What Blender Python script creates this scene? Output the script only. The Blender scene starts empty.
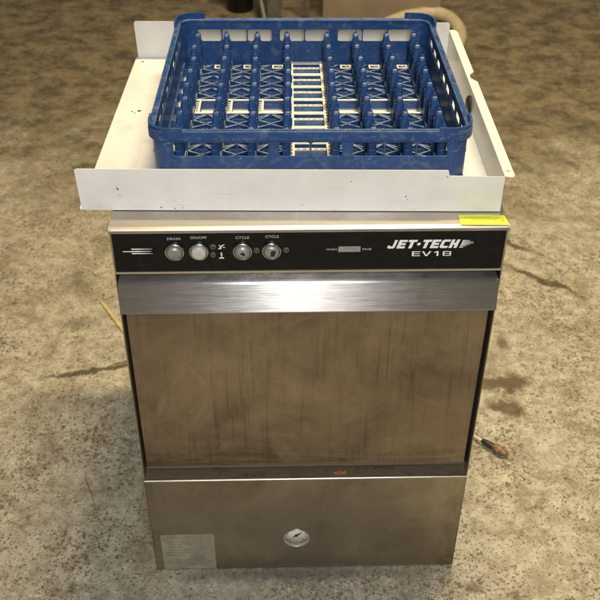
import bpy, math, random
from mathutils import Matrix, Vector
random.seed(7)
S = bpy.context.scene
C = S.collection
R = math.radians

# ---------------------------------------------------------------- camera
cam_d = bpy.data.cameras.new('camera'); cam = bpy.data.objects.new('camera', cam_d); C.objects.link(cam)
PITCH, ROLL = 0.6389, 0.0071
F = Vector((0, math.cos(PITCH), -math.sin(PITCH))); U = Vector((0, math.sin(PITCH), math.cos(PITCH))); X = Vector((1, 0, 0))
RX = X*math.cos(ROLL) + U*math.sin(ROLL); UX = U*math.cos(ROLL) - X*math.sin(ROLL)
M = Matrix((RX, UX, -F)).transposed().to_4x4(); M.translation = Vector((-0.0143, -1.1472, 1.5313))
cam.matrix_world = M
cam_d.sensor_width = 36; cam_d.lens = 0.9017*60; cam_d.clip_start = 0.05; cam_d.clip_end = 100
cam_d.dof.use_dof = True; cam_d.dof.focus_distance = 1.47; cam_d.dof.aperture_fstop = 9.5
S.camera = cam

# ---------------------------------------------------------------- light
w = bpy.data.worlds.new('World'); S.world = w; w.use_nodes = True
bg = w.node_tree.nodes['Background']; bg.inputs[0].default_value = (.62, .56, .46, 1); bg.inputs[1].default_value = .15
def area(name, loc, target, sx, sy, power, col):
    l = bpy.data.lights.new(name, 'AREA'); l.shape = 'RECTANGLE'; l.size = sx; l.size_y = sy; l.energy = power; l.color = col
    o = bpy.data.objects.new(name, l); C.objects.link(o); o.location = loc
    o.rotation_euler = (Vector(target)-Vector(loc)).to_track_quat('-Z', 'Y').to_euler(); return o
area('warm_lamp', (.62, 1.15, 3.8), (.62, 1.1, 0), 1.5, .22, 166, (1, .80, .46))
area('cool_ceiling_lamp', (.12, -2.3, 2.5), (0, .1, .5), .30, 1.3, 80, (1, .972, .93))
S.view_settings.view_transform = 'Standard'; S.view_settings.look = 'None'; S.view_settings.exposure = 0; S.view_settings.gamma = 1

# ---------------------------------------------------------------- helpers
class MB:
    def __init__(s): s.v = []; s.f = []; s.sm = []
    def add(s, v, f, smooth=False):
        o = len(s.v); s.v += [tuple(p) for p in v]; s.f += [tuple(o+i for i in q) for q in f]; s.sm += [smooth]*len(f); return s
    def box(s, a, b):
        x0, y0, z0 = a; x1, y1, z1 = b
        return s.add([(x0,y0,z0),(x1,y0,z0),(x1,y1,z0),(x0,y1,z0),(x0,y0,z1),(x1,y0,z1),(x1,y1,z1),(x0,y1,z1)],
                     [(0,3,2,1),(4,5,6,7),(0,1,5,4),(1,2,6,5),(2,3,7,6),(3,0,4,7)])
    def beam(s, p, q, t, z0, z1):          # vertical plate between two plan points
        d = Vector((q[0]-p[0], q[1]-p[1])); n = Vector((-d.y, d.x)).normalized()*t/2
        v = [(p[0]+n.x,p[1]+n.y), (p[0]-n.x,p[1]-n.y), (q[0]-n.x,q[1]-n.y), (q[0]+n.x,q[1]+n.y)]
        return s.add([(a,b,z0) for a,b in v]+[(a,b,z1) for a,b in v], [(3,2,1,0),(4,5,6,7),(0,1,5,4),(1,2,6,5),(2,3,7,6),(3,0,4,7)])
    def loft(s, rings, smooth=False, cap=True):
        n = len(rings[0]); v = [p for r in rings for p in r]; f = []
        for i in range(len(rings)-1):
            for j in range(n):
                k = (j+1) % n; f.append((i*n+j, i*n+k, (i+1)*n+k, (i+1)*n+j))
        s.add(v, f, smooth)
        if cap:
            s.add(rings[0], [tuple(range(n))[::-1]]); s.add(rings[-1], [tuple(range(n))])
        return s
    def lathe_y(s, c, prof, n=40, cap=True):     # profile of (radius, y offset) round the y axis
        rings = [[(c[0]+r*math.cos(2*math.pi*j/n), c[1]+y, c[2]+r*math.sin(2*math.pi*j/n)) for j in range(n)] for r, y in prof]
        return s.loft(rings, True, cap)
    def tube(s, pts, rad, n=10, cap=True):
        rings = []; pts = [Vector(p) for p in pts]
        for i, p in enumerate(pts):
            d = (pts[min(i+1, len(pts)-1)]-pts[max(i-1, 0)]).normalized()
            a = Vector((0,0,1)) if abs(d.z) < .9 else Vector((1,0,0)); u = d.cross(a).normalized(); v = d.cross(u)
            r = rad[i] if isinstance(rad, (list, tuple)) else rad
            rings.append([p+u*r*math.cos(2*math.pi*j/n)+v*r*math.sin(2*math.pi*j/n) for j in range(n)])
        return s.loft(rings, True, cap)
    def build(s, name, mat, parent=None, bevel=0, seg=2):
        me = bpy.data.meshes.new(name); me.from_pydata(s.v, [], s.f); me.polygons.foreach_set('use_smooth', s.sm)
        return link(name, me, mat, parent, bevel, seg)
def link(name, me, mat, parent=None, bevel=0, seg=2):
    import bmesh
    bm = bmesh.new(); bm.from_mesh(me); bmesh.ops.recalc_face_normals(bm, faces=bm.faces); bm.to_mesh(me); bm.free()
    o = bpy.data.objects.new(name, me); C.objects.link(o)
    me.materials.clear(); me.materials.append(mat)
    if parent: o.parent = parent
    if bevel:
        m = o.modifiers.new('bevel', 'BEVEL'); m.width = bevel; m.segments = seg; m.limit_method = 'ANGLE'; m.angle_limit = R(40)
        m.harden_normals = False
    return o
def plate_mesh(loops, y0, y1, to=lambda u, t, v: (u, t, v)):
    """flat plate from closed loops in (u, v); inner loops are holes; thickness from y0 to y1"""
    cu = bpy.data.curves.new('tmp', 'CURVE'); cu.dimensions = '2D'; cu.fill_mode = 'BOTH'; cu.extrude = abs(y1-y0)/2
    for lp in loops:
        sp = cu.splines.new('POLY'); sp.points.add(len(lp)-1); sp.use_cyclic_u = True
        for p, q in zip(sp.points, lp): p.co = (q[0], q[1], 0, 1)
    o = bpy.data.objects.new('tmp', cu); C.objects.link(o)
    me = bpy.data.meshes.new_from_object(o.evaluated_get(bpy.context.evaluated_depsgraph_get()))
    bpy.data.objects.remove(o); bpy.data.curves.remove(cu)
    vs = [to(v.co.x, (y0+y1)/2 + v.co.z, v.co.y) for v in me.vertices]
    fs = [tuple(p.vertices) for p in me.polygons]; bpy.data.meshes.remove(me)
    return vs, fs
def text_part(name, s, x, z, size, mat, parent, y, shear=0, sx=1, bold=0, align='LEFT', space=1):
    cu = bpy.data.curves.new('tmp', 'FONT'); cu.body = s; cu.size = size; cu.shear = shear; cu.offset = bold
    cu.align_x = align; cu.space_character = space; cu.extrude = .0002; cu.resolution_u = 3
    o = bpy.data.objects.new('tmp', cu); C.objects.link(o)
    me = bpy.data.meshes.new_from_object(o.evaluated_get(bpy.context.evaluated_depsgraph_get()))
    bpy.data.objects.remove(o)
    for v in me.vertices: v.co = Vector((x + v.co.x*sx, y - v.co.z, z + v.co.y))
    return link(name, me, mat, parent)
def rrect(x0, z0, x1, z1, r, n=5, rb=None):
    pts = []
    for cx, cz, a0 in ((x1-r, z1-r, 0), (x0+r, z1-r, 90), (x0+r, z0+r, 180), (x1-r, z0+r, 270)):
        for i in range(n+1):
            a = R(a0+90*i/n); pts.append((cx+r*math.cos(a), cz+r*math.sin(a)))
    return pts
def circ(cx, cz, r, n=32): return [(cx+r*math.cos(2*math.pi*i/n), cz+r*math.sin(2*math.pi*i/n)) for i in range(n)]
def thing(name, label, cat, loc=(0,0,0), rz=0, group=None):
    o = bpy.data.objects.new(name, None); C.objects.link(o); o.location = loc; o.rotation_euler = (0,0,rz); o.empty_display_size = .1
    return tag(o, label, cat, group)
def tag(o, label, cat, group=None):
    o['label'] = label; o['category'] = cat
    if group: o['group'] = group
    return o

# ---------------------------------------------------------------- materials
class NT:
    def __init__(s, name):
        s.m = bpy.data.materials.new(name); s.m.use_nodes = True; s.t = s.m.node_tree; s.b = s.t.nodes['Principled BSDF']
        s.tc = s.t.nodes.new('ShaderNodeTexCoord')
    def n(s, typ, **k):
        nd = s.t.nodes.new('ShaderNode'+typ)
        for a, v in k.items(): setattr(nd, a, v)
        return nd
    def l(s, a, b): s.t.links.new(a, b)
    def noise(s, scale, detail=4, rough=.55, stretch=None, dist=0):
        v = s.tc.outputs['Object']
        if stretch:
            mp = s.n('Mapping'); mp.inputs['Scale'].default_value = stretch; s.l(v, mp.inputs[0]); v = mp.outputs[0]
        nn = s.n('TexNoise'); nn.inputs['Scale'].default_value = scale; nn.inputs['Detail'].default_value = detail
        nn.inputs['Roughness'].default_value = rough; nn.inputs['Distortion'].default_value = dist
        s.l(v, nn.inputs['Vector']); return nn.outputs['Fac']
    def mr(s, x, a, b, c=0., d=1., smooth=False):
        r = s.n('MapRange'); r.inputs[1].default_value = a; r.inputs[2].default_value = b; r.inputs[3].default_value = c; r.inputs[4].default_value = d
        if smooth: r.interpolation_type = 'SMOOTHSTEP'
        s.l(x, r.inputs[0]); return r.outputs[0]
    def mix(s, f, a, b, mode='MIX'):
        x = s.n('Mix', data_type='RGBA', blend_type=mode)
        for i, val in ((0, f), (6, a), (7, b)):
            if hasattr(val, 'type') and hasattr(val, 'links'): s.l(val, x.inputs[i])
            elif i == 0: x.inputs[0].default_value = val
            else: x.inputs[i].default_value = (*val, 1)
        return x.outputs[2]
    def math(s, op, a, b=0.):
        x = s.n('Math', operation=op)
        for i, val in ((0, a), (1, b)):
            if hasattr(val, 'links'): s.l(val, x.inputs[i])
            else: x.inputs[i].default_value = val
        return x.outputs[0]
    def bump(s, h, strength, dist=.001):
        b = s.n('Bump'); b.inputs['Strength'].default_value = strength; b.inputs['Distance'].default_value = dist
        s.l(h, b.inputs['Height']); s.l(b.outputs[0], s.b.inputs['Normal'])
    def set(s, col=None, rough=None, metal=None, spec=None, aniso=None):
        for nm, v in (('Base Color', col), ('Roughness', rough), ('Metallic', metal), ('Specular IOR Level', spec), ('Anisotropic', aniso)):
            if v is None: continue
            if hasattr(v, 'links'): s.l(v, s.b.inputs[nm])
            else: s.b.inputs[nm].default_value = (*v, 1) if nm == 'Base Color' else v
        return s.m
    def ellipse(s, cx, cy, rx, ry, ang, wob=.02, wscale=25, soft=.5):
        """irregular patch on the xy plane"""
        nn = s.n('TexNoise'); nn.inputs['Scale'].default_value = wscale; nn.inputs['Detail'].default_value = 7; nn.inputs['Roughness'].default_value = .7; s.l(s.tc.outputs['Object'], nn.inputs['Vector'])
        a = s.n('VectorMath', operation='SUBTRACT'); s.l(nn.outputs['Color'], a.inputs[0]); a.inputs[1].default_value = (.5,.5,.5)
        b = s.n('VectorMath', operation='SCALE'); s.l(a.outputs[0], b.inputs[0]); b.inputs['Scale'].default_value = wob*2
        c = s.n('VectorMath', operation='ADD'); s.l(b.outputs[0], c.inputs[0]); s.l(s.tc.outputs['Object'], c.inputs[1])
        m = s.n('Mapping', vector_type='TEXTURE'); m.inputs['Location'].default_value = (cx, cy, 0)
        m.inputs['Rotation'].default_value = (0, 0, ang); m.inputs['Scale'].default_value = (rx, ry, 1e3); s.l(c.outputs[0], m.inputs[0])
        d = s.n('VectorMath', operation='LENGTH'); s.l(m.outputs[0], d.inputs[0])
        return s.mr(d.outputs['Value'], 1-soft, 1+soft*.3, 1, 0, True)
def simple(name, col, rough=.5, metal=0., var=.15, scale=40, spec=.5):
    t = NT(name); n = t.noise(scale)
    c = t.mix(t.mr(n, .3, .7), tuple(x*(1-var) for x in col), tuple(min(1, x*(1+var)) for x in col))
    return t.set(c, t.mr(n, .3, .7, max(0.02, rough-.06), rough+.06), metal, spec)

def m_floor():
    t = NT('concrete')
    mott = t.noise(26, 11, .80); mid = t.noise(7, 9, .74, dist=.3); fine = t.noise(210, 4, .75); broad = t.noise(2.2, 8, .68)
    base = t.mix(t.mr(mott, .40, .60), (.21, .17, .105), (.52, .475, .37))
    base = t.mix(t.mr(fine, .35, .65, 0, .5), base, (.47, .44, .36))
    base = t.mix(t.mr(mid, .50, .62, 0, .5), base, (.15, .112, .058))           # ground-in dirt with ragged edges
    base = t.mix(t.mr(t.noise(4, 8, .7), .56, .66, 0, .45), base, (.52, .48, .38))  # pale worn patches
    patch = t.mr(t.noise(5, 6, .7), .38, .62, .55, 1.15)
    def specks(scale, rad, col, c, k, keep):
        v = t.n('TexVoronoi'); v.inputs['Scale'].default_value = scale; v.inputs['Randomness'].default_value = 1
        nn = t.n('TexNoise'); nn.inputs['Scale'].default_value = scale*1.6; nn.inputs['Detail'].default_value = 3; t.l(t.tc.outputs['Object'], nn.inputs['Vector'])
        sc = t.n('VectorMath', operation='SCALE'); t.l(nn.outputs['Color'], sc.inputs[0]); sc.inputs['Scale'].default_value = 1.7/scale
        ad = t.n('VectorMath', operation='ADD'); t.l(sc.outputs[0], ad.inputs[0]); t.l(t.tc.outputs['Object'], ad.inputs[1]); t.l(ad.outputs[0], v.inputs['Vector'])
        cs = t.n('SeparateColor'); t.l(v.outputs['Color'], cs.inputs[0])
        rr_ = t.math('MULTIPLY', t.mr(cs.outputs[0], keep, 1, 0, rad), patch)
        f = t.mr(t.math('SUBTRACT', rr_, v.outputs['Distance']), 0, .10, 0, k)
        return t.mix(f, c, col)
    c = specks(235, .75, (.10, .078, .044), base, .7, .30)
    c = specks(140, .68, (.095, .074, .042), c, .75, .45)
    c = specks(62, .50, (.095, .074, .042), c, .7, .66)
    c = specks(120, .5, (.62, .59, .50), c, .6, .65)
    # floor away from the machine: dirt, plus lamp falloff put into the colour
    sx = t.n('SeparateXYZ'); t.l(t.tc.outputs['Object'], sx.inputs[0])
    yy = t.math('ADD', sx.outputs[1], t.mr(broad, .3, .7, -.7, .7))
    far = t.mr(yy, 1.35, 2.2, 0, .82, True)
    c = t.mix(far, c, t.mix(t.mr(t.noise(9, 12, .80), .42, .58), (.044, .032, .016), (.25, .195, .115)))
    spk = t.noise(165, 4, .62)
    st = [(-.55, .60, .15, .009, R(14), .028, 22, .5, (.055, .042, .02), .85), (-.475, .63, .035, .014, R(30), .035, 40, .5, (.11, .065, .025), .8),
          (-.335, .30, .035, .34, R(2), .02, 20, .8, (.15, .10, .03), .75),
          (-.475, .20, .0022, .085, R(24), .006, 18, .9, (.07, .055, .03), .7),
          (.50, .565, .085, .035, R(10), .05, 22, .5, (.085, .060, .032), .85), (.495, .48, .05, .03, R(-20), .04, 24, .5, (.075, .055, .03), .85),
          (.505, .47, .022, .014, R(20), .02, 40, .5, (.26, .15, .085), .3), (.53, .73, .022, .03, R(0), .02, 30, .7, (.08, .06, .03), .7),
          (.335, -.045, .026, .018, R(0), .012, 30, .7, (.10, .07, .03), .75), (.415, -.06, .016, .012, 0, .01, 30, .7, (.09, .065, .03), .6),
          (-.66, 1.0, .05, .10, R(20), .04, 12, .9, (.11, .085, .04), .6), (-.62, .80, .05, .04, R(0), .03, 16, .9, (.10, .08, .04), .55),
          (.62, 1.22, .12, .022, R(-28), .06, 14, .5, (.07, .05, .026), .85), (.70, 1.02, .14, .018, R(-38), .06, 14, .5, (.055, .042, .02), .85),
          (-.05, -.10, .42, .10, 0, .05, 14, .9, (.16, .16, .15), .45), (-.01, -.012, .31, .026, R(1.7), .02, 30, .8, (.055, .058, .055), .75)]  # these two: contact shade along the machine's front base, painted into the floor colour
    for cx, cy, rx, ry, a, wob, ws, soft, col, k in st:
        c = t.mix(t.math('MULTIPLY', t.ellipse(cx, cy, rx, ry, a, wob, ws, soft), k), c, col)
    t.bump(t.math('ADD', t.math('MULTIPLY', fine, .5), t.math('MULTIPLY', spk, .7)), .35, .002)
    return t.set(c, t.mr(mid, .3, .7, .62, .85), 0, .35)

def m_steel(name, col=(.42, .39, .34), rough=.27, dirt=.5, dcol=(.13, .095, .05), streak=True, stretch=(1, 1, 1), grain=(4, 4, 260), drips=False, gb=.05):
    t = NT(name)
    br = t.noise(6, 3, .6, grain)                     # brushing
    bl = t.noise(5.5, 9, .72, dist=.5)
    c = t.mix(t.mr(br, .3, .7), tuple(x*.93 for x in col), tuple(x*1.07 for x in col))
    dm = t.mr(bl, .36, .70, 0, dirt)
    r = t.math('ADD', t.mr(bl, .3, .7, rough-.03, rough+.13), t.mr(br, .3, .7, -.03, .03))
    if drips:
        s1 = t.noise(3, 5, .6, (26, 1, 1.6)); dr = t.mr(s1, .53, .72, 0, .32)
        sx = t.n('SeparateXYZ'); t.l(t.tc.outputs['Object'], sx.inputs[0])
        low = t.mr(sx.outputs[2], .29, .36, 1, 0, True)
        hz = t.math('MULTIPLY', low, t.mr(t.noise(3, 5, .6, (3, 1, 30)), .4, .62, 0, .55))
        for sc_, lo_, pz in ((46, .605, 1.6), (85, .612, 3.0)):       # narrow dried drips
            th_ = t.mr(t.noise(3, 4, .6, (sc_, 1, pz*.35), .25), lo_, lo_+.05, 0, .42)
            th_ = t.math('MULTIPLY', th_, t.mr(t.noise(6, 3, .6, (1, 1, .7)), .48, .58))
            dr = t.math('ADD', dr, th_)
        dm = t.math('MINIMUM', t.math('ADD', t.math('ADD', dm, dr), hz), .92)
        r = t.math('ADD', r, t.math('MULTIPLY', dr, .2))
    c = t.mix(dm, c, dcol)
    sm = t.mr(t.noise(9, 7, .7, dist=2.0), .56, .68, 0, .22); c = t.mix(sm, c, (.5, .48, .44))
    t.bump(br, gb, .0006)
    return t.set(c, r, t.mr(dm, 0, 1, 1, .75), .5)

def m_paint():
    t = NT('white_enamel'); n = t.noise(18, 5, .6); c = t.mix(t.mr(n, .35, .7), (.66, .655, .63), (.73, .725, .70))
    sc = t.mr(t.noise(60, 4, .6, (1, 1, 1), 1.5), .70, .76, 0, .45); c = t.mix(sc, c, (.30, .28, .25))
    ru = t.mr(t.noise(120, 2, .5), .74, .78, 0, .8); c = t.mix(ru, c, (.18, .11, .06))
    gr = t.mr(t.noise(5, 8, .7, (1, 1, 2)), .50, .70, 0, .30); c = t.mix(gr, c, (.50, .475, .42))
    sl = t.mr(t.noise(8, 3, .5, (3, 3, 40), 1.0), .66, .70, 0, .35); c = t.mix(sl, c, (.42, .40, .37))
    t.bump(t.noise(5, 2), .35, .008)
    return t.set(c, t.mr(n, .3, .7, .28, .42), 0, .5)
def m_blue(name='blue_plastic', dust=.42):
    t = NT(name); n = t.noise(30, 5, .65); c = t.mix(t.mr(n, .3, .7), (.009, .043, .150), (.014, .062, .205))
    d = t.mr(t.noise(55, 6, .7, dist=.5), .50, .72, 0, dust); c = t.mix(d, c, (.17, .20, .26))
    sl = t.mr(t.noise(6, 4, .6, (9, 9, 50), 1.5), .64, .68, 0, dust); c = t.mix(sl, c, (.30, .33, .38))
    t.bump(t.noise(200, 2), .04, .001)
    return t.set(c, t.mr(n, .3, .7, .33, .48), 0, .5)
def m_panel():
    t = NT('black_overlay'); n = t.noise(45, 6, .7); c = t.mix(t.mr(n, .45, .75), (.004, .004, .0045), (.010, .0095, .009))
    sp = t.mr(t.noise(420, 2, .5), .73, .80, 0, .35); c = t.mix(sp, c, (.25, .23, .2))
    return t.set(c, t.mr(n, .3, .7, .28, .40), 0, .22)

FLOOR = m_floor()
PAINT = m_paint()
BLUE = m_blue(); BLUE_WORN = simple('scuffed_blue_plastic', (.19, .235, .31), .5, 0, .5, 120); EDGE = simple('limescaled_plastic', (.70, .67, .58), .55, 0, .2, 150)
STEEL_TOP = m_steel('top_steel', (.55, .51, .45), .33, .45, (.22, .18, .12), grain=(3, 200, 3))
STEEL_DOOR = m_steel('door_steel', (.35, .295, .228), .24, .85, (.115, .077, .044), drips=True)
STEEL_LOW = m_steel('lower_steel', (.47, .415, .325), .28, .9, (.13, .097, .056))
STEEL_HANDLE = m_steel('handle_steel', (.46, .46, .48), .25, .75, (.16, .13, .095), gb=.02, grain=(4, 4, 90))
YAW0 = .0304
_t = STEEL_HANDLE.node_tree; _b = _t.nodes['Principled BSDF']; _b.inputs['Anisotropic'].default_value = .98
_c = _t.nodes.new('ShaderNodeCombineXYZ'); _c.inputs[2].default_value = 1; _t.links.new(_c.outputs[0], _b.inputs['Tangent'])
STEEL_TRIM = m_steel('trim_steel', (.62, .60, .56), .26, .4, (.35, .3, .22))
STEEL_LEDGE = m_steel('ledge_steel', (.42, .37, .30), .28, .8, (.11, .07, .04), grain=(3, 200, 3))
DARK = simple('dark_gap', (.012, .011, .010), .8)
PANEL = m_panel()
WHITEINK = simple('white_print', (.72, .72, .72), .5, 0, .15, 300)
SOFTINK = simple('soft_print', (.36, .36, .355), .5, 0, .2, 300); DIMINK = simple('grey_print', (.30, .30, .30), .5, 0, .2, 300)
CHROME = simple('button_ring', (.50, .49, .46), .25, 1, .25, 200)
GREYCAP = simple('grey_button', (.27, .265, .255), .4, .35, .25, 160)
PALECAP = simple('pale_button', (.42, .42, .39), .4, 0, .15, 160)

# ---------------------------------------------------------------- setting
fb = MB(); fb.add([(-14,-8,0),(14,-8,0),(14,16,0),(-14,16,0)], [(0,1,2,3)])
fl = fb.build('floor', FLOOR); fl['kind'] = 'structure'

# ---------------------------------------------------------------- dishwasher
H = .8144; W = .3; YAW = .0304
dw = thing('dishwasher', 'stainless steel undercounter dishwasher with black control panel and grimy front', 'dishwasher', (0,0,0), YAW)
b = MB()
b.box((-W, .0, .003), (-W+.0016, .60, H-.0016)); b.box((W-.0016, .0, .003), (W, .60, H-.0016)); b.box((-W, .598, .003), (W, .60, H-.0016))
b.build('side_panels', STEEL_LOW, dw)
b = MB(); b.box((-W+.0018, .034, .01), (W-.0018, .597, H-.004)); b.build('inner_cabinet', DARK, dw)
# top sheet with a rolled front edge
pr = [(.60, H-.0014), (.60, H), (.006, H), (.0018, H-.0010), (-.0004, H-.0035), (-.0012, H-.0078), (.0006, H-.0078), (.0015, H-.0040), (.004, H-.0018), (.007, H-.0014)]
b = MB(); b.loft([[(x, y, z) for y, z in pr] for x in (-W-.0012, W+.0012)]); b.build('top_sheet', STEEL_TOP, dw)
# control panel
PZ0, PZ1 = .7350, H-.0065
b = MB(); v, f = plate_mesh([rrect(-W, PZ0-.0025, W, PZ1, .0012), rrect(-W+.0022, PZ0+.0012, W-.0024, PZ1-.0012, .002)], .0002, .0330); b.add(v, f)
b.box((-W+.003, .012, PZ0), (W-.003, .03, PZ1-.001)); cf = b.build('panel_frame', STEEL_TRIM, dw, .0004)
b = MB(); b.box((-W+.0020, .0014, PZ0+.0010), (W-.0022, .010, PZ1-.0010)); cp = b.build('control_panel', PANEL, dw, .0006)
cp['label'] = 'black control panel overlay with white lettering'
PY = .0014
def strip(name, polys, mat, parent, y=PY-.0002, t=.0003):
    q = MB()
    for p in polys:
        vv, ff = plate_mesh([p], y-t, y); q.add(vv, ff)
    return q.build(name, mat, parent)
# swoosh of three tapering lines
strip('emblem', [[(-.2835,.7729),(-.2835,.7741),(-.262,.7745),(-.2405,.7738),(-.2405,.7734),(-.262,.7726)],
                 [(-.2700,.7768),(-.2700,.7788),(-.255,.7786),(-.2385,.7779),(-.2385,.7776),(-.255,.7771)],
                 [(-.2700,.7690),(-.2700,.7709),(-.255,.7706),(-.2385,.7699),(-.2385,.7696),(-.255,.7691)]], WHITEINK, cp)
for s, x, z in (('DRAIN', -.2050, .7952), ('ON/OFF', -.1680, .7967), ('CYCLE', -.1018, .7962), ('CYCLE', -.0572, .7975)):
    text_part('lettering', s, x, z-.0015, .0062, SOFTINK, cp, PY-.0002, sx=1.12, align='CENTER', bold=.00005)
text_part('lettering', 'WASH', .0335, .7722, .0050, DIMINK, cp, PY-.0002, sx=1.15, align='CENTER', bold=.00006)
text_part('lettering', 'RINSE', .0873, .7722, .0050, DIMINK, cp, PY-.0002, sx=1.1, align='CENTER', bold=.00006)
def block(chars, x, z, w, h, gap, st, sl, name):
    polys = []
    k = st; G = {
     'J': [[(.46,1),(.46+k*.9,1),(.46+k*.9,.16),(.62,0),(.12,0),(0,.14),(0,.34),(k*.8,.34),(k*.8,.24),(.46,.24)]],
     'E': [[(0,0),(.8,0),(.8,k*.8),(k,k*.8),(k,.5-k*.38),(.74,.5-k*.38),(.74,.5+k*.38),(k,.5+k*.38),(k,1-k*.8),(.8,1-k*.8),(.8,1),(0,1)]],
     'T': [[(.41-k/2,0),(.41+k/2,0),(.41+k/2,1-k*.8),(.84,1-k*.8),(.84,1),(0,1),(0,1-k*.8),(.41-k/2,1-k*.8)]],
     'C': [[(.16,0),(.8,0),(.8,k*.8),(k,k*.8),(k,1-k*.8),(.8,1-k*.8),(.8,1),(.16,1),(0,.86),(0,.14)]],
     'H': [[(0,0),(k,0),(k,.5-k*.4),(.8-k,.5-k*.4),(.8-k,0),(.8,0),(.8,1),(.8-k,1),(.8-k,.5+k*.4),(k,.5+k*.4),(k,1),(0,1)]],
     'V': [[(.4-k*.55,0),(.4+k*.55,0),(.86,1),(.86-k*1.1,1),(.4,k*1.3),(k*1.1-.04,1),(-.04,1)]],
     '1': [[(.40,0),(.40+k,0),(.40+k,1),(.40,1),(.14,.84),(.14,.68),(.40,.80)]],
     '8': [rrect(0,0,.8,1,.16,4), rrect(k*.8,k*.75,.8-k*.8,.5-k*.3,.06,3), rrect(k*.8,.5+k*.3,.8-k*.8,1-k*.75,.06,3)],
     '.': [circ(.2,.5,.17,16)]}
    q = MB()
    for ch in chars:
        lps = [[(x+u*w+sl*v*h, z+v*h) for u, v in lp_] for lp_ in G[ch]]
        vv, ff = plate_mesh(lps, PY-.0005, PY-.0002); q.add(vv, ff)
        x += (.4 if ch == '.' else .8)*w + gap
    q.build(name, WHITEINK, cp)
block('JET.TECH', .1175, .7747, .0157, .0152, .0018, .31, .32, 'logo_lettering')
block('EV18', .1570, .7603, .0160, .0086, .0030, .17, 0, 'model_lettering')
sw = []
for i in range(6):
    z = .7750+i*.00245; x0 = .2285+i*.0008; x1 = (.235, .239, .244, .250, .249, .244)[i]
    sw.append([(x0, z), (x1, z+.0004), (x1, z+.0008), (x0+.0006, z+.0017)])
strip('logo_swoosh', sw, WHITEINK, cp)
# display window
q = MB(); q.box((.0435, PY-.0012, .7695), (.0775, PY-.0002, .7795)); q.build('display_window', simple('display_grey', (.22, .225, .23), .35, 0, .2, 90), cp, .0003)
# glass and brush pictograms
strip('pictogram', [[(-.1400,.7765),(-.1385,.7775),(-.1335,.7835),(-.1290,.7855),(-.1295,.7840),(-.1325,.7820),(-.1350,.7780),(-.1335,.7765),(-.1370,.7768)],
                    [(-.1360,.7805),(-.1380,.7838),(-.1368,.7842),(-.1345,.7815)], [(-.1320,.7790),(-.1285,.7785),(-.1290,.7798),(-.1318,.7802)]], WHITEINK, cp)
strip('pictogram', [[(-.1385,.7595),(-.1305,.7595),(-.1310,.7610),(-.1338,.7616),(-.1338,.7650),(-.1325,.7660),(-.1338,.7668),(-.1352,.7668),(-.1362,.7660),(-.1350,.7650),(-.1350,.7616),(-.1380,.7610)],
                    circ(-.1345, .7690, .0014, 12)], WHITEINK, cp)
def button(x, z, mat, cap, wear=False):
    q = MB(); q.lathe_y((x, PY, z), [(.0152, 0), (.0152, -.0035), (.0140, -.0052), (.0124, -.0052), (.0116, -.0030), (.0116, 0)], 40)
    bz = q.build('button', CHROME, dw)
    q = MB(); q.lathe_y((x, PY, z), [(.0112, -.0004)] + [(.0112, -.0078)] + [(cap*math.cos(R(a)), -.0084-.0022*math.sin(R(a))) for a in (0, 25, 50, 70, 88)], 36)
    q.build('button_cap', mat, bz)
    if wear:
        ws = []
        for k in range(wear):
            a = random.uniform(0, 6.28); r = random.uniform(0, .0052); cx = x+r*math.cos(a)+.001; cz = z+r*math.sin(a)+.0005
            ws.append([(cx+random.uniform(.0012, .0028)*math.cos(t), cz+random.uniform(.001, .0022)*math.sin(t)) for t in [i*6.28/9 for i in range(9)]])
        q = MB()
        for k, p in enumerate(ws):
            vv, ff = plate_mesh([p], PY-.0118-.00006*k, PY-.0100); q.add(vv, ff)
        q.build('worn_patch', DARK, bz)
    return bz
button(-.2052, .7733, GREYCAP, .0095); button(-.1684, .7736, PALECAP, .0108); button(-.1022, .7733, GREYCAP, .0090, 5); button(-.0580, .7736, GREYCAP, .0100, 9)
LED = simple('indicator_lens', (.045, .043, .038), .3, 0, .3, 200); LEDR = simple('indicator_rim', (.09, .088, .08), .4, 0, .3, 200)
for x, z in ((-.1466, .7809), (-.1472, .7664), (-.0808, .7737), (-.0360, .7739)):
    q = MB(); q.lathe_y((x, PY, z), [(.0046, 0), (.0044, -.0016), (.0032, -.0018), (.0032, 0)], 20); l = q.build('indicator_light', LEDR, dw)
    q = MB(); q.lathe_y((x, PY, z), [(.0031, -.0002), (.0031, -.0010), (.0018, -.0018), (.0004, -.0020)], 20); q.build('lens', LED, l)

# door
DY = .015
b = MB(); v, f = plate_mesh([rrect(-W+.0055, .2855, W-.0065, .7205, .002)], DY, DY+.018); b.add(v, f)
door = b.build('door', STEEL_DOOR, dw, .0012); door['label'] = 'flat steel door, brown with grime and dried drips'
# bottom hem of the door, a shallow rolled lip
b = MB(); b.loft([[(x, y, z) for y, z in ((DY-.0002, .2885), (DY-.0016, .2865), (DY-.002, .2840), (DY+.001, .2815), (DY+.01, .2810), (DY+.01, .2885))] for x in (-W+.006, W-.007)])
b.build('door_hem', simple('hem_grime', (.075, .056, .034), .6, .2, .3, 60), door)
# handle: folded sheet across the door, leaning out at the foot
hp = [(DY+.004, .7235), (-.004, .7225), (-.0085, .7215), (-.0105, .7185), (-.0225, .6735), (-.0222, .6715), (-.0205, .6705), (-.0185, .6715), (-.0095, .7165), (-.006, .7195), (DY+.004, .7205)]
b = MB(); b.loft([[(x, y, z) for y, z in hp] for x in (-W+.0045, W-.0055)])
for x in (-W+.0047, W-.0069):                                      # closed ends
    b.loft([[(x+dx, y, z) for y, z in ((-.0100, .7165), (-.0192, .6720), (DY, .6720), (DY, .7195))] for dx in (0, .0012)])
hd = b.build('handle', STEEL_HANDLE, door, .0005)
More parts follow.
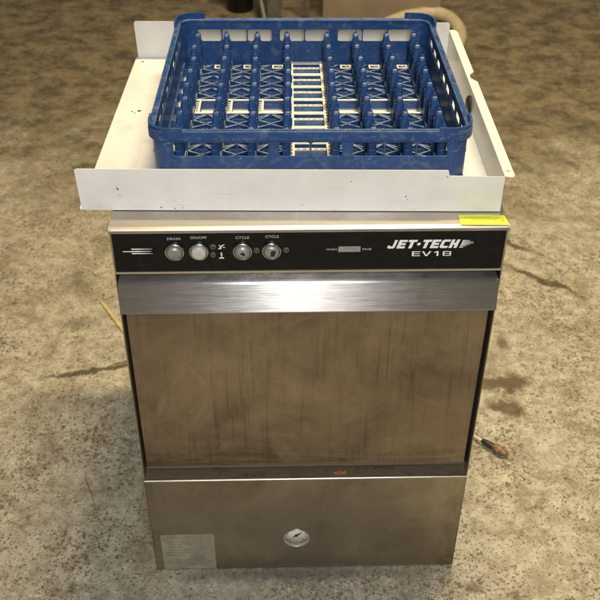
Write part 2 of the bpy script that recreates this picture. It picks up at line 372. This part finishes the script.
# strip of frame between the panel and the handle
b = MB(); b.box((-W+.0018, .018, .7215), (W-.0018, .034, .7323)); b.build('header_strip', STEEL_LEDGE, dw)
# lower panel, folded back at its top into the ledge
LZ = .2664
loops = [[(-W, .003), (W, .003), (W, LZ-.0012), (-W, LZ-.0012)], circ(-.0175, .0960, .0252, 48)]
b = MB(); v, f = plate_mesh(loops, .0, .0014); b.add(v, f)
lp = b.build('lower_panel', STEEL_LOW, dw); lp['label'] = 'plain lower steel panel with dull smears'
pr = [(.034, LZ-.0012), (.034, LZ+.004), (.0325, LZ+.004), (.0315, LZ+.0002), (.0042, LZ-.0001), (.0042, LZ-.0012)]
b = MB(); b.loft([[(x, y, z) for y, z in pr] for x in (-W+.0005, W-.0005)])
tl = NT('grimy_ledge'); n1 = tl.noise(9, 8, .72, (1, 3, 1)); cc = tl.mix(tl.mr(n1, .38, .62), (.12, .082, .045), (.30, .245, .175)); cc = tl.mix(tl.mr(tl.noise(60, 4, .7), .55, .68, 0, .6), cc, (.07, .045, .025))
tl.set(cc, tl.mr(n1, .3, .7, .5, .34), tl.mr(n1, .35, .65, .2, .75), .5)
lg = b.build('ledge', tl.m, lp)
pr = [(.0043, LZ-.0012), (.0043, LZ+.0001), (.0020, LZ+.0001), (.0004, LZ-.0003), (-.0006, LZ-.0016), (-.0004, LZ-.0040), (.0, LZ-.0040), (.0012, LZ-.0016)]
b = MB(); b.loft([[(x, y, z) for y, z in pr] for x in (-W-.0004, W+.0004)]); b.build('ledge_lip', STEEL_TRIM, lg)
# thermometer sunk in the lower panel
th = MB(); th.lathe_y((-.0175, 0, .0960), [(.0250, .0002), (.0258, -.0004), (.0258, -.0016), (.0248, -.0022), (.0240, -.0016), (.0236, .0105), (.0250, .0105)], 48, False)
th = th.build('thermometer', simple('thermometer_rim', (.50, .48, .42), .35, .6, .2, 100), dw); th['label'] = 'round white thermometer dial sunk in the lower panel'
q = MB(); q.lathe_y((-.0175, 0, .0960), [(.0238, .0072), (.0238, .0070), (.0001, .0070)], 48); q.build('dial', simple('dial_white', (.60, .59, .54), .4, 0, .12, 90), th)
q = MB()
for k in range(11):
    a = R(225-27*k); c0, s0 = math.cos(a), math.sin(a)
    for (r0, r1, wd) in (((.0165, .0205, .0011) if k % 2 == 0 else (.0180, .0205, .0007)),):
        vv, ff = plate_mesh([[(-.0175+r0*c0-wd*s0, .096+r0*s0+wd*c0), (-.0175+r1*c0-wd*s0, .096+r1*s0+wd*c0), (-.0175+r1*c0+wd*s0, .096+r1*s0-wd*c0), (-.0175+r0*c0+wd*s0, .096+r0*s0-wd*c0)]], .0066, .0070); q.add(vv, ff)
q.build('dial_marks', simple('dial_ink', (.10, .095, .085), .5), th)
q = MB(); a = R(38); c0, s0 = math.cos(a), math.sin(a)
vv, ff = plate_mesh([[(-.0175-.010*c0, .096-.010*s0), (-.0175+.002*s0, .096-.0024*c0), (-.0175+.015*c0, .096+.015*s0), (-.0175-.002*s0, .096+.0024*c0)], ], .0052, .0060); q.add(vv, ff)
q.lathe_y((-.0175, 0, .096), [(.0032, .0066), (.0032, .0046), (.0006, .0042)], 20); q.build('needle', simple('needle_black', (.03, .03, .03), .4), th)
# worn rating sticker
stk = NT('aged_sticker'); nn = stk.noise(22, 6, .65); c = stk.mix(stk.mr(nn, .35, .65), (.23, .205, .155), (.36, .33, .26))
c = stk.mix(stk.mr(stk.noise(70, 5, .7), .55, .7, 0, .4), c, (.16, .13, .08)); stk.set(c, .5, .25)
b = MB(); v, f = plate_mesh([rrect(-.2840, .0055, -.1795, .1112, .002)], -.0007, -.0002); b.add(v, f)
rs = b.build('rating_sticker', stk.m, dw); rs['label'] = 'faded grey rating sticker with rows of unreadable print'
q = MB()
for row, (x0, x1) in enumerate([(-.272, -.218), (-.279, -.262), (-.275, -.235), (-.270, -.225), (-.277, -.240), (-.270, -.215), (-.274, -.230), (-.276, -.250), (-.250, -.200), (-.262, -.212), (-.277, -.243), (-.235, -.190)]):
    z = .1035-row*.0078; x = x0
    while x < x1:
        l = random.uniform(.002, .007)
        if random.random() < .8: q.box((x, -.0009, z), (min(x+l, x1), -.00075, z+.0022+random.uniform(-.0006, .0005)))
        x += l+.0013
q.build('print_rows', simple('faded_ink', (.15, .13, .095), .6), rs)
# fluorescent yellow tag on the top edge
b = MB(); v, f = plate_mesh([[(.2275, .0030), (.3005, .0012), (.2985, .0285), (.262, .0318), (.2270, .0305)]], H+.0004, H+.0008, lambda u, t, v: (u, v, t)); b.add(v, f)
ys = b.build('price_tag', simple('fluorescent_yellow', (.78, .80, .06), .5, 0, .05, 60), dw); ys['label'] = 'fluorescent yellow paper tag stuck along the top edge'
q = MB()
v, f = plate_mesh([[(.2895, .0130), (.2925, .0105), (.2955, .0130), (.2925, .0158)]], H+.0010, H+.0012, lambda u, t, v: (u, v, t)); q.add(v, f)
for (yy, x0, x1) in ((.0225, .236, .276), (.0165, .245, .284), (.0105, .240, .262)):
    x = x0
    while x < x1:
        l = random.uniform(.002, .005); q.box((x, yy, H+.0010), (min(x+l, x1), yy+.0011, H+.0012)); x += l+.0014
q.build('pen_marks', simple('tag_ink', (.34, .34, .02), .6), ys)

# rust flake on the ledge
def mloc(x, y, z):
    c, s = math.cos(YAW), math.sin(YAW); return (x*c-y*s, x*s+y*c, z)
FLK = MB(); pp = [(-.014, .000), (-.006, .003), (-.002, .0065), (.003, .0030), (.012, .0042), (.009, -.0005), (.012, -.0045), (.002, -.0030), (-.007, -.0052)]
FLK.loft([[(x, y, .0006+.0012*abs(math.sin(90*x))) for x, y in pp], [(x*.9, y*.9, .0013+.0012*abs(math.sin(90*x))) for x, y in pp]])
_o = FLK.build('rust_flake', simple('rust_orange', (.27, .115, .04), .85, 0, .6, 260)); _o.location = mloc(.0640, .0120, LZ); _o.rotation_euler = (0, 0, .06); tag(_o, 'small orange rust flake lying on the ledge under the door', 'flake')

# ---------------------------------------------------------------- white sheet metal tray
TY = .0066
tr = thing('sheet_metal_tray', 'white enamelled sheet metal tray lying on top of the dishwasher', 'tray', (-.0282, .0462, H+.0012), TY)
XL, XR, YB = -.3245, .3205, .6152
g = .0013
b = MB(); b.box((XL, g, 0), (XR, YB, g)); b.box((XL-.0013, .006, -.006), (XL, YB-.004, g)); b.box((XL+.012, .004, g), (XL+.0132, YB-.004, g+.0012)); b.build('tray_base', PAINT, tr, .0005)
b = MB(); v, f = plate_mesh([[(XL+.003, 0), (XL+.0005, .069), (XL+.004, .0705), (.2335, .0705), (.2350, .0688), (.2362, .0622), (.2380, .0612), (XR-.001, .0600), (XR, 0)]], 0, g); b.add(v, f)
b.build('front_flange', PAINT, tr, .0004)
b = MB(); v, f = plate_mesh([[(XL+.003, g), (XL+.0005, .073), (XL+.0035, .0765), (XR-.004, .0765), (XR-.001, .073), (XR-.0015, g)]], YB-g, YB); b.add(v, f)
b.build('back_flange', PAINT, tr, .0004)
b = MB(); b.box((XR-g, g, g), (XR, YB-g, .0600)); rw = b.build('right_flange', PAINT, tr)
arc = [(XR+.0145-.0105*math.sin(math.pi*i/10), .352+.046*i/10) for i in range(11)]
b = MB(); v, f = plate_mesh([[(XR-g, .0), (XR+.0105, -.003), (XR+.0145, .0015)] + arc + [(XR+.0145, YB-.012), (XR+.010, YB), (XR-g, YB)], rrect(XR+.0035, .0145, XR+.0100, .0185, .0019)], .0601, .0614, lambda u, t, v: (u, v, t)); b.add(v, f)
b.box((XR+.0133, .004, .0555), (XR+.0145, .350, .0600)); b.box((XR+.0133, .400, .0555), (XR+.0145, YB-.014, .0600))
b.build('flange_lip', PAINT, rw)
RUB = simple('black_rubber', (.012, .012, .012), .6)
q = MB(); n = 28
q.loft([[(XR-g-d, .320+r*math.cos(2*math.pi*j/n)*1.25, .030+r*math.sin(2*math.pi*j/n)) for j in range(n)] for r, d in ((.0165, 0), (.0165, .003), (.013, .0052), (.008, .0055))], True)
q.build('rubber_plug', RUB, tr)
for x, y, r in ((-.309, .588, .0030), (-.283, .352, .0036), (-.296, .349, .0018), (-.290, .343, .0014)):
    q = MB(); q.loft([[(x+r*math.cos(2*math.pi*j/16), y+r*math.sin(2*math.pi*j/16), g+zz) for j in range(16)] for zz in (.0001, .0004)]); q.build('chip_spot', simple('chip_dark', (.10, .075, .05), .7), tr)

for px, py, rr_ in ((115, 189.5, .0020), (116.5, 195.5, .0011), (114, 187.5, .0009), (157, 208, .0016), (171, 209, .0013), (179, 208.5, .0011), (262, 206, .0008), (350, 181, .0010), (406, 196, .0014), (408, 199, .0008), (446, 176, .0012), (301, 205, .0009)):
    x = -.3195+(px-77)*.64/427; z = (211-py)/40*.0685
    q = MB(); v, f = plate_mesh([[(x+rr_*random.uniform(.6, 1.2)*math.cos(a*.7), z+rr_*random.uniform(.6, 1.2)*math.sin(a*.7)) for a in range(9)]], -.00018, .0); q.add(v, f); q.build('chip_spot', simple('chip_grey', (.16, .14, .12), .7), tr)

# ---------------------------------------------------------------- blue rack
RAW = .0189; RZ = H+.0028
rk = thing('dish_rack', 'blue plastic dish rack with rows of pegs standing in the white tray', 'rack', (-.0039, .3578, RZ), RAW)
TOP = .9233-RZ; WB = .8738-RZ; WT = .8985-RZ; O = .2465; T = .0040
def wall(loc_fn, side=False):
    wx = [(-.2125, -.0655), (-.0490, .0485), (.0655, .2125)]
    holes = []
    for i, (a, c_) in enumerate(wx):
        nd = 3 if i != 1 else 2; wd = (c_-a-(nd-1)*.0022)/nd
        for k in range(nd):
            x0 = a+k*(wd+.0022); holes.append(rrect(x0, WB+(.006 if side else 0), x0+wd, WT, .0032 if 0 < k < nd-1 else .0045, 4))
    # lower band is slightly recessed below a shadow line; one plate with holes
    return plate_mesh([[(-.2163, .002), (.2163, .002), (.2163, TOP-.012), (-.2163, TOP-.012)]] + holes, 0, T, loc_fn)
fns = [lambda u, t, v: (u, -O+t, v), lambda u, t, v: (u, O-t, v), lambda u, t, v: (-O+t, u, v), lambda u, t, v: (O-t, u, v)]
for fi, fn in enumerate(fns):
    m = MB(); v, f = wall(fn, fi > 1); m.add(v, f)
    for s in (-1, 1):                                                # outside stiffening ribs and lower sill
        for x in (.0570,):
            vv, ff = plate_mesh([rrect(s*x-.0055, .012, s*x+.0055, TOP-.014, .002, 2)], -.0016, 0.0004, fn); m.add(vv, ff)
    vv, ff = plate_mesh([rrect(-.2163, WB-.0075, .2163, WB-.0018, .0015, 2)], -.0014, .0002, fn); m.add(vv, ff)
    m.build('side_wall', BLUE, rk, .0006)
def rr(h, r, z, n=8):
    p = []
    for sx, sy, a0 in ((1,1,0), (-1,1,90), (-1,-1,180), (1,-1,270)):
        for i in range(n+1):
            a = R(a0+90*i/n); p.append((sx*(h-r)+r*math.cos(a), sy*(h-r)+r*math.sin(a), z))
    return p
# rim: closed band
RT = TOP-.0050
m = MB(); m.loft([rr(.2505, .026, TOP-.0205), rr(.2512, .027, TOP-.0195), rr(.2512, .027, RT-.0012), rr(.2500, .026, RT), rr(.2415, .019, RT), rr(.2405, .018, RT-.0012), rr(.2405, .018, TOP-.009), rr(.2420, .019, TOP-.012), rr(.2420, .019, TOP-.0205), rr(.2505, .026, TOP-.0205)], False, False)
rim = m.build('rim', m_blue('blue_rim', .6), rk)
# corner posts with stacking lips
for sx in (-1, 1):
    for sy in (-1, 1):
        m = MB(); outer = []; inner = []
        rc = .030
        def arcp(r, ext): 
            p = [(O-rc+rc+ (r-rc), O-ext)] if False else []
            p.append((O-rc+r, O-rc-ext))
            for i in range(9):
                a = R(90*i/8); p.append((O-rc+r*math.cos(a), O-rc+r*math.sin(a)))
            p.append((O-rc-ext, O-rc+r)); return p
        lo = arcp(rc, .0) + arcp(rc-.0042, .0)[::-1]
        pts = [(sx*a, sy*b_) for a, b_ in lo]
        m.loft([[(x, y, z) for x, y in pts] for z in (.0, TOP-.014)])
        lo = arcp(rc+.0052, .020) + arcp(rc+.0012, .020)[::-1]
        pts = [(sx*a, sy*b_) for a, b_ in lo]
        hh = .0060 if sy > 0 else .0010
        m.loft([[(x, y, z) for x, y in pts] for z in (TOP-.018, TOP+hh)])
        m.build('corner_post', BLUE, rk, .0008)
BEAD = simple('rubbed_blue_plastic', (.10, .145, .25), .45, 0, .6, 60)
for h_, r_, w_ in ((.2418, .0193, .0013), (.2501, .0261, .0012)):
    m = MB(); m.loft([rr(h_-w_/2, r_-w_/2, RT-.0004), rr(h_-w_/4, r_, RT+.0006), rr(h_+w_/4, r_, RT+.0006), rr(h_+w_/2, r_+w_/2, RT-.0004), rr(h_-w_/2, r_-w_/2, RT-.0004)], True, False)
    m.build('rim_bead', BEAD, rim)
COLS = [-.2085, -.1505, -.0935, -.0362, .0420, .0985, .1560, .2110]
ROWS = [-.205+i*.0583 for i in range(8)]
ZF = .006
m = MB(); mes = []; lad = MB()
for x in COLS:
    m.box((x-.0060, -.243, .001), (x-.0036, .243, .0215)); m.box((x+.0036, -.243, .001), (x+.0060, .243, .0215))
for y in [-.236]+[(ROWS[i]+ROWS[i+1])/2 for i in range(7)]+[.236]:
    pass
lanes = [(COLS[i]+.006, COLS[i+1]-.006) for i in range(7)]
OPEN = 4
for li, (x0, x1) in enumerate(lanes):
    mx = (x0+x1)/2
    if li != 3: me_ = MB(); mes.append(me_); me_.box((x0-.0021, -.240, .0216), (x0-.0003, .240, .0221)); me_.box((x0-.0021, -.240, .0140), (x0+.0006, .240, .0146))
    if li == 3:                                                     # centre lane: a ladder
        for k in range(9):
            y = ROWS[0]-.0583*.5+.0583*k
            m.box((x0+.006, y-.0012, .001), (x1-.006, y+.0012, .0150)); lad.box((x0+.0065, y-.0050, .0152), (x1-.0065, y+.0045, .0170))
            lad.box((x0+.0065, y-.0175, .0100), (x1-.0065, y-.0155, .0112)); lad.box((x0+.0065, y-.0120, .0100), (x1-.0065, y-.0100, .0112))
            for q_ in range(6):
                xx = x0+.0085+q_*(x1-x0-.017)/5; lad.box((xx-.0014, y-.0154, .0100), (xx+.0014, y-.0121, .0112))
            m.box((x0+.0065, y+.009, .001), (x1-.0065, y+.0395, .0095))
        for xx in (x0+.0045, x1-.0045):
            m.box((xx-.0016, -.24, .001), (xx+.0016, .24, .0160)); lad.box((xx-.0019, -.24, .0162), (xx+.0019, .24, .0180))
        for k in range(40):
            y = -.236+k*.0121
            lad.box((x0+.0002, y-.0022, .0150), (x0+.0025, y+.0022, .0168)); lad.box((x1-.0025, y-.0022, .0150), (x1-.0002, y+.0022, .0168))
        continue
    for k in range(8):
        y0 = ROWS[0]-.0583*.5+.0583*k; y1 = y0+.0583
        if k == OPEN:                                               # framed opening
            m.box((x0, y0, .001), (x1, y0+.0030, .0150)); m.box((x0, y1-.005, .001), (x1, y1-.002, .0160))
            lad.box((x0, y0-.0005, .0152), (x1, y0+.0035, .0166)); lad.box((x0, y1-.006, .0162), (x1, y1-.002, .0178))
            xx = x0+.0070; m.box((xx-.0014, y0+.003, .001), (xx+.0014, y1-.006, .0150)); lad.box((xx-.0018, y0+.0036, .0152), (xx+.0018, y1-.0061, .0166))
            for t in range(5): lad.box((x0, y0+.007+t*.009, .0150), (xx-.0019, y0+.010+t*.009, .0164))
            lad.box((xx+.003, y0+.005, .0015), (x1-.001, y0+.020, .0030))
            continue
        if k == 7:
            for a_, b_ in ((mx, mx+.003), (x1-.004, x1-.001)): lad.box((a_, y1-.026, .0152), (b_, y1-.010, .0168))
            lad.box((mx+.003, y1-.0265, .0150), (x1-.004, y1-.0235, .0166)); lad.box((mx+.003, y1-.0125, .0150), (x1-.004, y1-.0100, .0166))
        # crossing zigzag ribs
        ya = y0+.004; yb = y1-.004; ym = (y0+y1)/2
        zz = [((x0, ya), (mx, ya+.013)), ((mx, ya+.013), (x1, ya)), ((x0, ym+.004), (mx, ym-.010)), ((mx, ym-.010), (x1, ym+.004)),
              ((x0, yb-.010), (mx, yb+.003)), ((mx, yb+.003), (x1, yb-.010)), ((mx, ya+.013), (mx, ym-.010)), ((x0, ym+.004), (mx, yb+.003)), ((x1, ym+.004), (mx, yb+.003))]
        for t in (.25, .75):
            yy_ = y0+(y1-y0)*t; m.box((x0, yy_-.0016, .001), (x1, yy_+.0016, .0115)); m.box((x0+(x1-x0)*t-.0012, y0+.002, .001), (x0+(x1-x0)*t+.0012, y1-.002, .0105))
        m.box((x0, y0-.0014, .001), (x1, y0+.0014, .0120))
        for p, q_ in zz:
            m.beam(p, q_, .0022, .001, .0140)
            me_.beam(p, q_, .0026, .0141, .0150)
m.box((-.243, -.243, .0005), (.243, -.2385, .020)); m.box((-.243, .2385, .0005), (.243, .243, .020))
m.box((-.243, -.2384, .0005), (-.2385, .2384, .020)); m.box((.2385, -.2384, .0005), (.243, .2384, .020))
for y in ROWS:                                                       # outer side lanes
    for s in (-1, 1):
        m.box((min(s*.2384, s*.2150), y-.0015, .001), (max(s*.2384, s*.2150), y+.0015, .0150))
grid = m.build('floor_grid', BLUE, rk)
for q in mes: q.build('worn_edges', BLUE_WORN, grid)
lad.build('ladder_strip', EDGE, grid)
grid['label'] = 'lattice floor of the rack with pale worn rib edges'
# centre ladder is paler
# pegs
pm = MB()
def ringp(wx, wy, z, dy=0): return [(-wx, -wy+dy, z), (wx, -wy+dy, z), (wx, wy+dy, z), (-wx, wy+dy, z)]
PH = .908-RZ
def ro(wx, wy, z, n=12, e=.32):
    p = []
    for j in range(n):
        a = 2*math.pi*(j+.5)/n; c_, s_ = math.cos(a), math.sin(a)
        p.append((wx*math.copysign(abs(c_)**e, c_), wy*math.copysign(abs(s_)**e, s_), z))
    return p
pm.loft([ro(.0070, .0160, .002), ro(.0066, .0130, .025), ro(.0062, .0095, .055), ro(.0059, .0072, PH-.016), ro(.0056, .0064, PH-.0075), ro(.0046, .0052, PH-.0040), ro(.0034, .0034, PH-.0030), ro(.0026, .0026, PH-.0026), ro(.0022, .0022, PH+.0004), ro(.0012, .0012, PH+.0014)])
for s in (-1, 1):
    pm.box((min(s*.0050, s*.0080), -.0016, PH-.030), (max(s*.0050, s*.0080), .0016, PH-.0150))
p0 = pm.build('peg', BLUE, rk, .0005, 2)
first = True
for x in COLS:
    for y in ROWS:
        o = p0 if first else p0.copy()
        if not first: C.objects.link(o); o.parent = rk
        o.location = (x, y, 0); o.rotation_euler = (R(random.gauss(0, .8)), R(random.gauss(0, .8)), R(random.uniform(-3, 3))); first = False

# ---------------------------------------------------------------- bits on the floor
WOOD = simple('splinter_wood', (.55, .43, .18), .7, 0, .2, 80)
q = MB(); a = Vector((-.582, .905, .003)); d = Vector((-.478, .742, .003))
q.loft([[Vector((a.x+(d.x-a.x)*t+wx, a.y+(d.y-a.y)*t+wy, .0015+z)) for wx, wy, z in ((-.0045*s, -.003*s, 0), (.0045*s, .003*s, 0), (.0035*s, .0025*s, .005*s), (-.0035*s, -.002*s, .0045*s))] for t, s in ((0, .35), (.12, .9), (.5, 1.1), (.8, 1.2), (1, .7))])
o = q.build('wood_splinter', WOOD); tag(o, 'thin pale wood splinter on the concrete left of the dishwasher', 'splinter')
cb = thing('cable_end', 'cut end of a white cable with brown plug on the floor to the right', 'cable', (.39, .37, 0))
def cl(px): return [(x-.39, y-.37, z) for x, y, z in px]
q = MB(); q.tube(cl([(.28, .50, .004), (.33, .455, .004), (.365, .41, .005), (.392, .378, .008), (.408, .358, .011), (.418, .348, .012)]), .0035, 10); q.build('wire', simple('white_cable', (.62, .55, .42), .5), cb)
q = MB(); q.tube(cl([(.414, .352, .012), (.421, .345, .0125), (.431, .336, .0125), (.437, .331, .0125)]), [.0052, .0075, .0078, .0068], 12); q.build('collar', simple('black_plastic', (.02, .018, .016), .5), cb)
q = MB(); q.tube(cl([(.435, .333, .0125), (.441, .328, .013), (.452, .320, .0125), (.462, .312, .0115), (.468, .308, .011)]), [.0062, .0092, .0100, .0082, .0040], 9); q.build('plug', simple('brown_plastic', (.20, .11, .05), .5, 0, .8, 160, .5), cb)

# ---------------------------------------------------------------- far behind
q = MB(); path = [(.30, 2.7), (.34, 2.98), (.46, 3.15), (.55, 3.20), (.62, 3.235), (.68, 3.19), (.712, 3.10), (.72, 2.955), (.69, 2.81), (.63, 2.66), (.55, 2.45), (.50, 2.2)]
pts = []
for i in range(len(path)-1):                                         # smooth curve through the path
    p = [Vector((*path[min(max(i+k, 0), len(path)-1)], 0)) for k in (-1, 0, 1, 2)]
    for t in [j/6 for j in range(6)]:
        pts.append(.5*((2*p[1])+(p[2]-p[0])*t+(2*p[0]-5*p[1]+4*p[2]-p[3])*t*t+(3*p[1]-p[0]-3*p[2]+p[3])*t**3)+Vector((0, 0, .034)))
q.tube(pts, .031, 16); o = q.build('drain_hose', simple('cream_hose', (.58, .50, .34), .5, 0, .1, 20)); tag(o, 'thick cream hose looping on the floor behind the dishwasher', 'hose')

bx = thing('cardboard_box', 'plain brown cardboard box on the floor behind the blue rack', 'box', (.372, 3.40, 0))
CARD = simple('cardboard', (.26, .20, .135), .85, 0, .12, 9)
q = MB(); x0, x1, y0, y1, h = -.285, .285, -.18, .26, .36
for a, c_ in (((x0, y0, .0), (x1, y0+.005, h)), ((x0, y1-.005, 0), (x1, y1, h)), ((x0, y0+.005, 0), (x0+.005, y1-.005, h)), ((x1-.005, y0+.005, 0), (x1, y1-.005, h)), ((x0+.005, y0+.005, 0), (x1-.005, y1-.005, .005))): q.box(a, c_)
q.build('box_walls', CARD, bx)
for (a, c_) in (((x0, y0+.001, h+.001), (x1, .038, h+.005)), ((x0, .042, h+.001), (x1, y1, h+.005))):
    q = MB(); q.box(a, c_); q.build('flap', CARD, bx)
q = MB(); q.box((x0, .010, h+.0055), (x1, .070, h+.0062)); q.box((-.03, y0-.0008, h-.08), (.03, y0-.0001, h)); q.build('packing_tape', simple('tape', (.26, .20, .12), .3), bx)

sd = thing('equipment_stand', 'dark steel stand with slanting brace far behind the rack', 'stand', (-.10, 3.33, 0))
IRON = simple('dull_steel', (.16, .14, .115), .5, .5, .2, 30)
for x, y, r in ((-.05, -.12, .032), (.11, -.12, .012), (-.05, .32, .032), (.11, .32, .012)):
    q = MB(); q.box((x-r, y-r, .004), (x+r, y+r, .62)); q.box((x-r-.01, y-r-.01, 0), (x+r+.01, y+r+.01, .004)); q.build('leg', IRON, sd, .002)
q = MB(); q.box((-.16, -.20, .621), (.19, .40, .650)); q.build('stand_top', IRON, sd, .003)
q = MB(); q.tube([(-.095, -.16, .012), (-.17, .10, .30), (-.20, .22, .60)], .016, 8); q.build('brace', IRON, sd)
bk = MB(); n = 28
bk.loft([[(r*math.cos(2*math.pi*j/n), r*math.sin(2*math.pi*j/n), z) for j in range(n)] for r, z in ((.060, 0), (.064, .002), (.078, .20), (.083, .20), (.083, .215), (.079, .215), (.073, .20), (.060, .006), (.001, .006))], True)
o = bk.build('bucket', simple('black_bucket', (.012, .011, .010), .5)); o.location = (-.325, 3.36, 0); tag(o, 'black plastic bucket beside the steel stand far behind the rack', 'bucket')
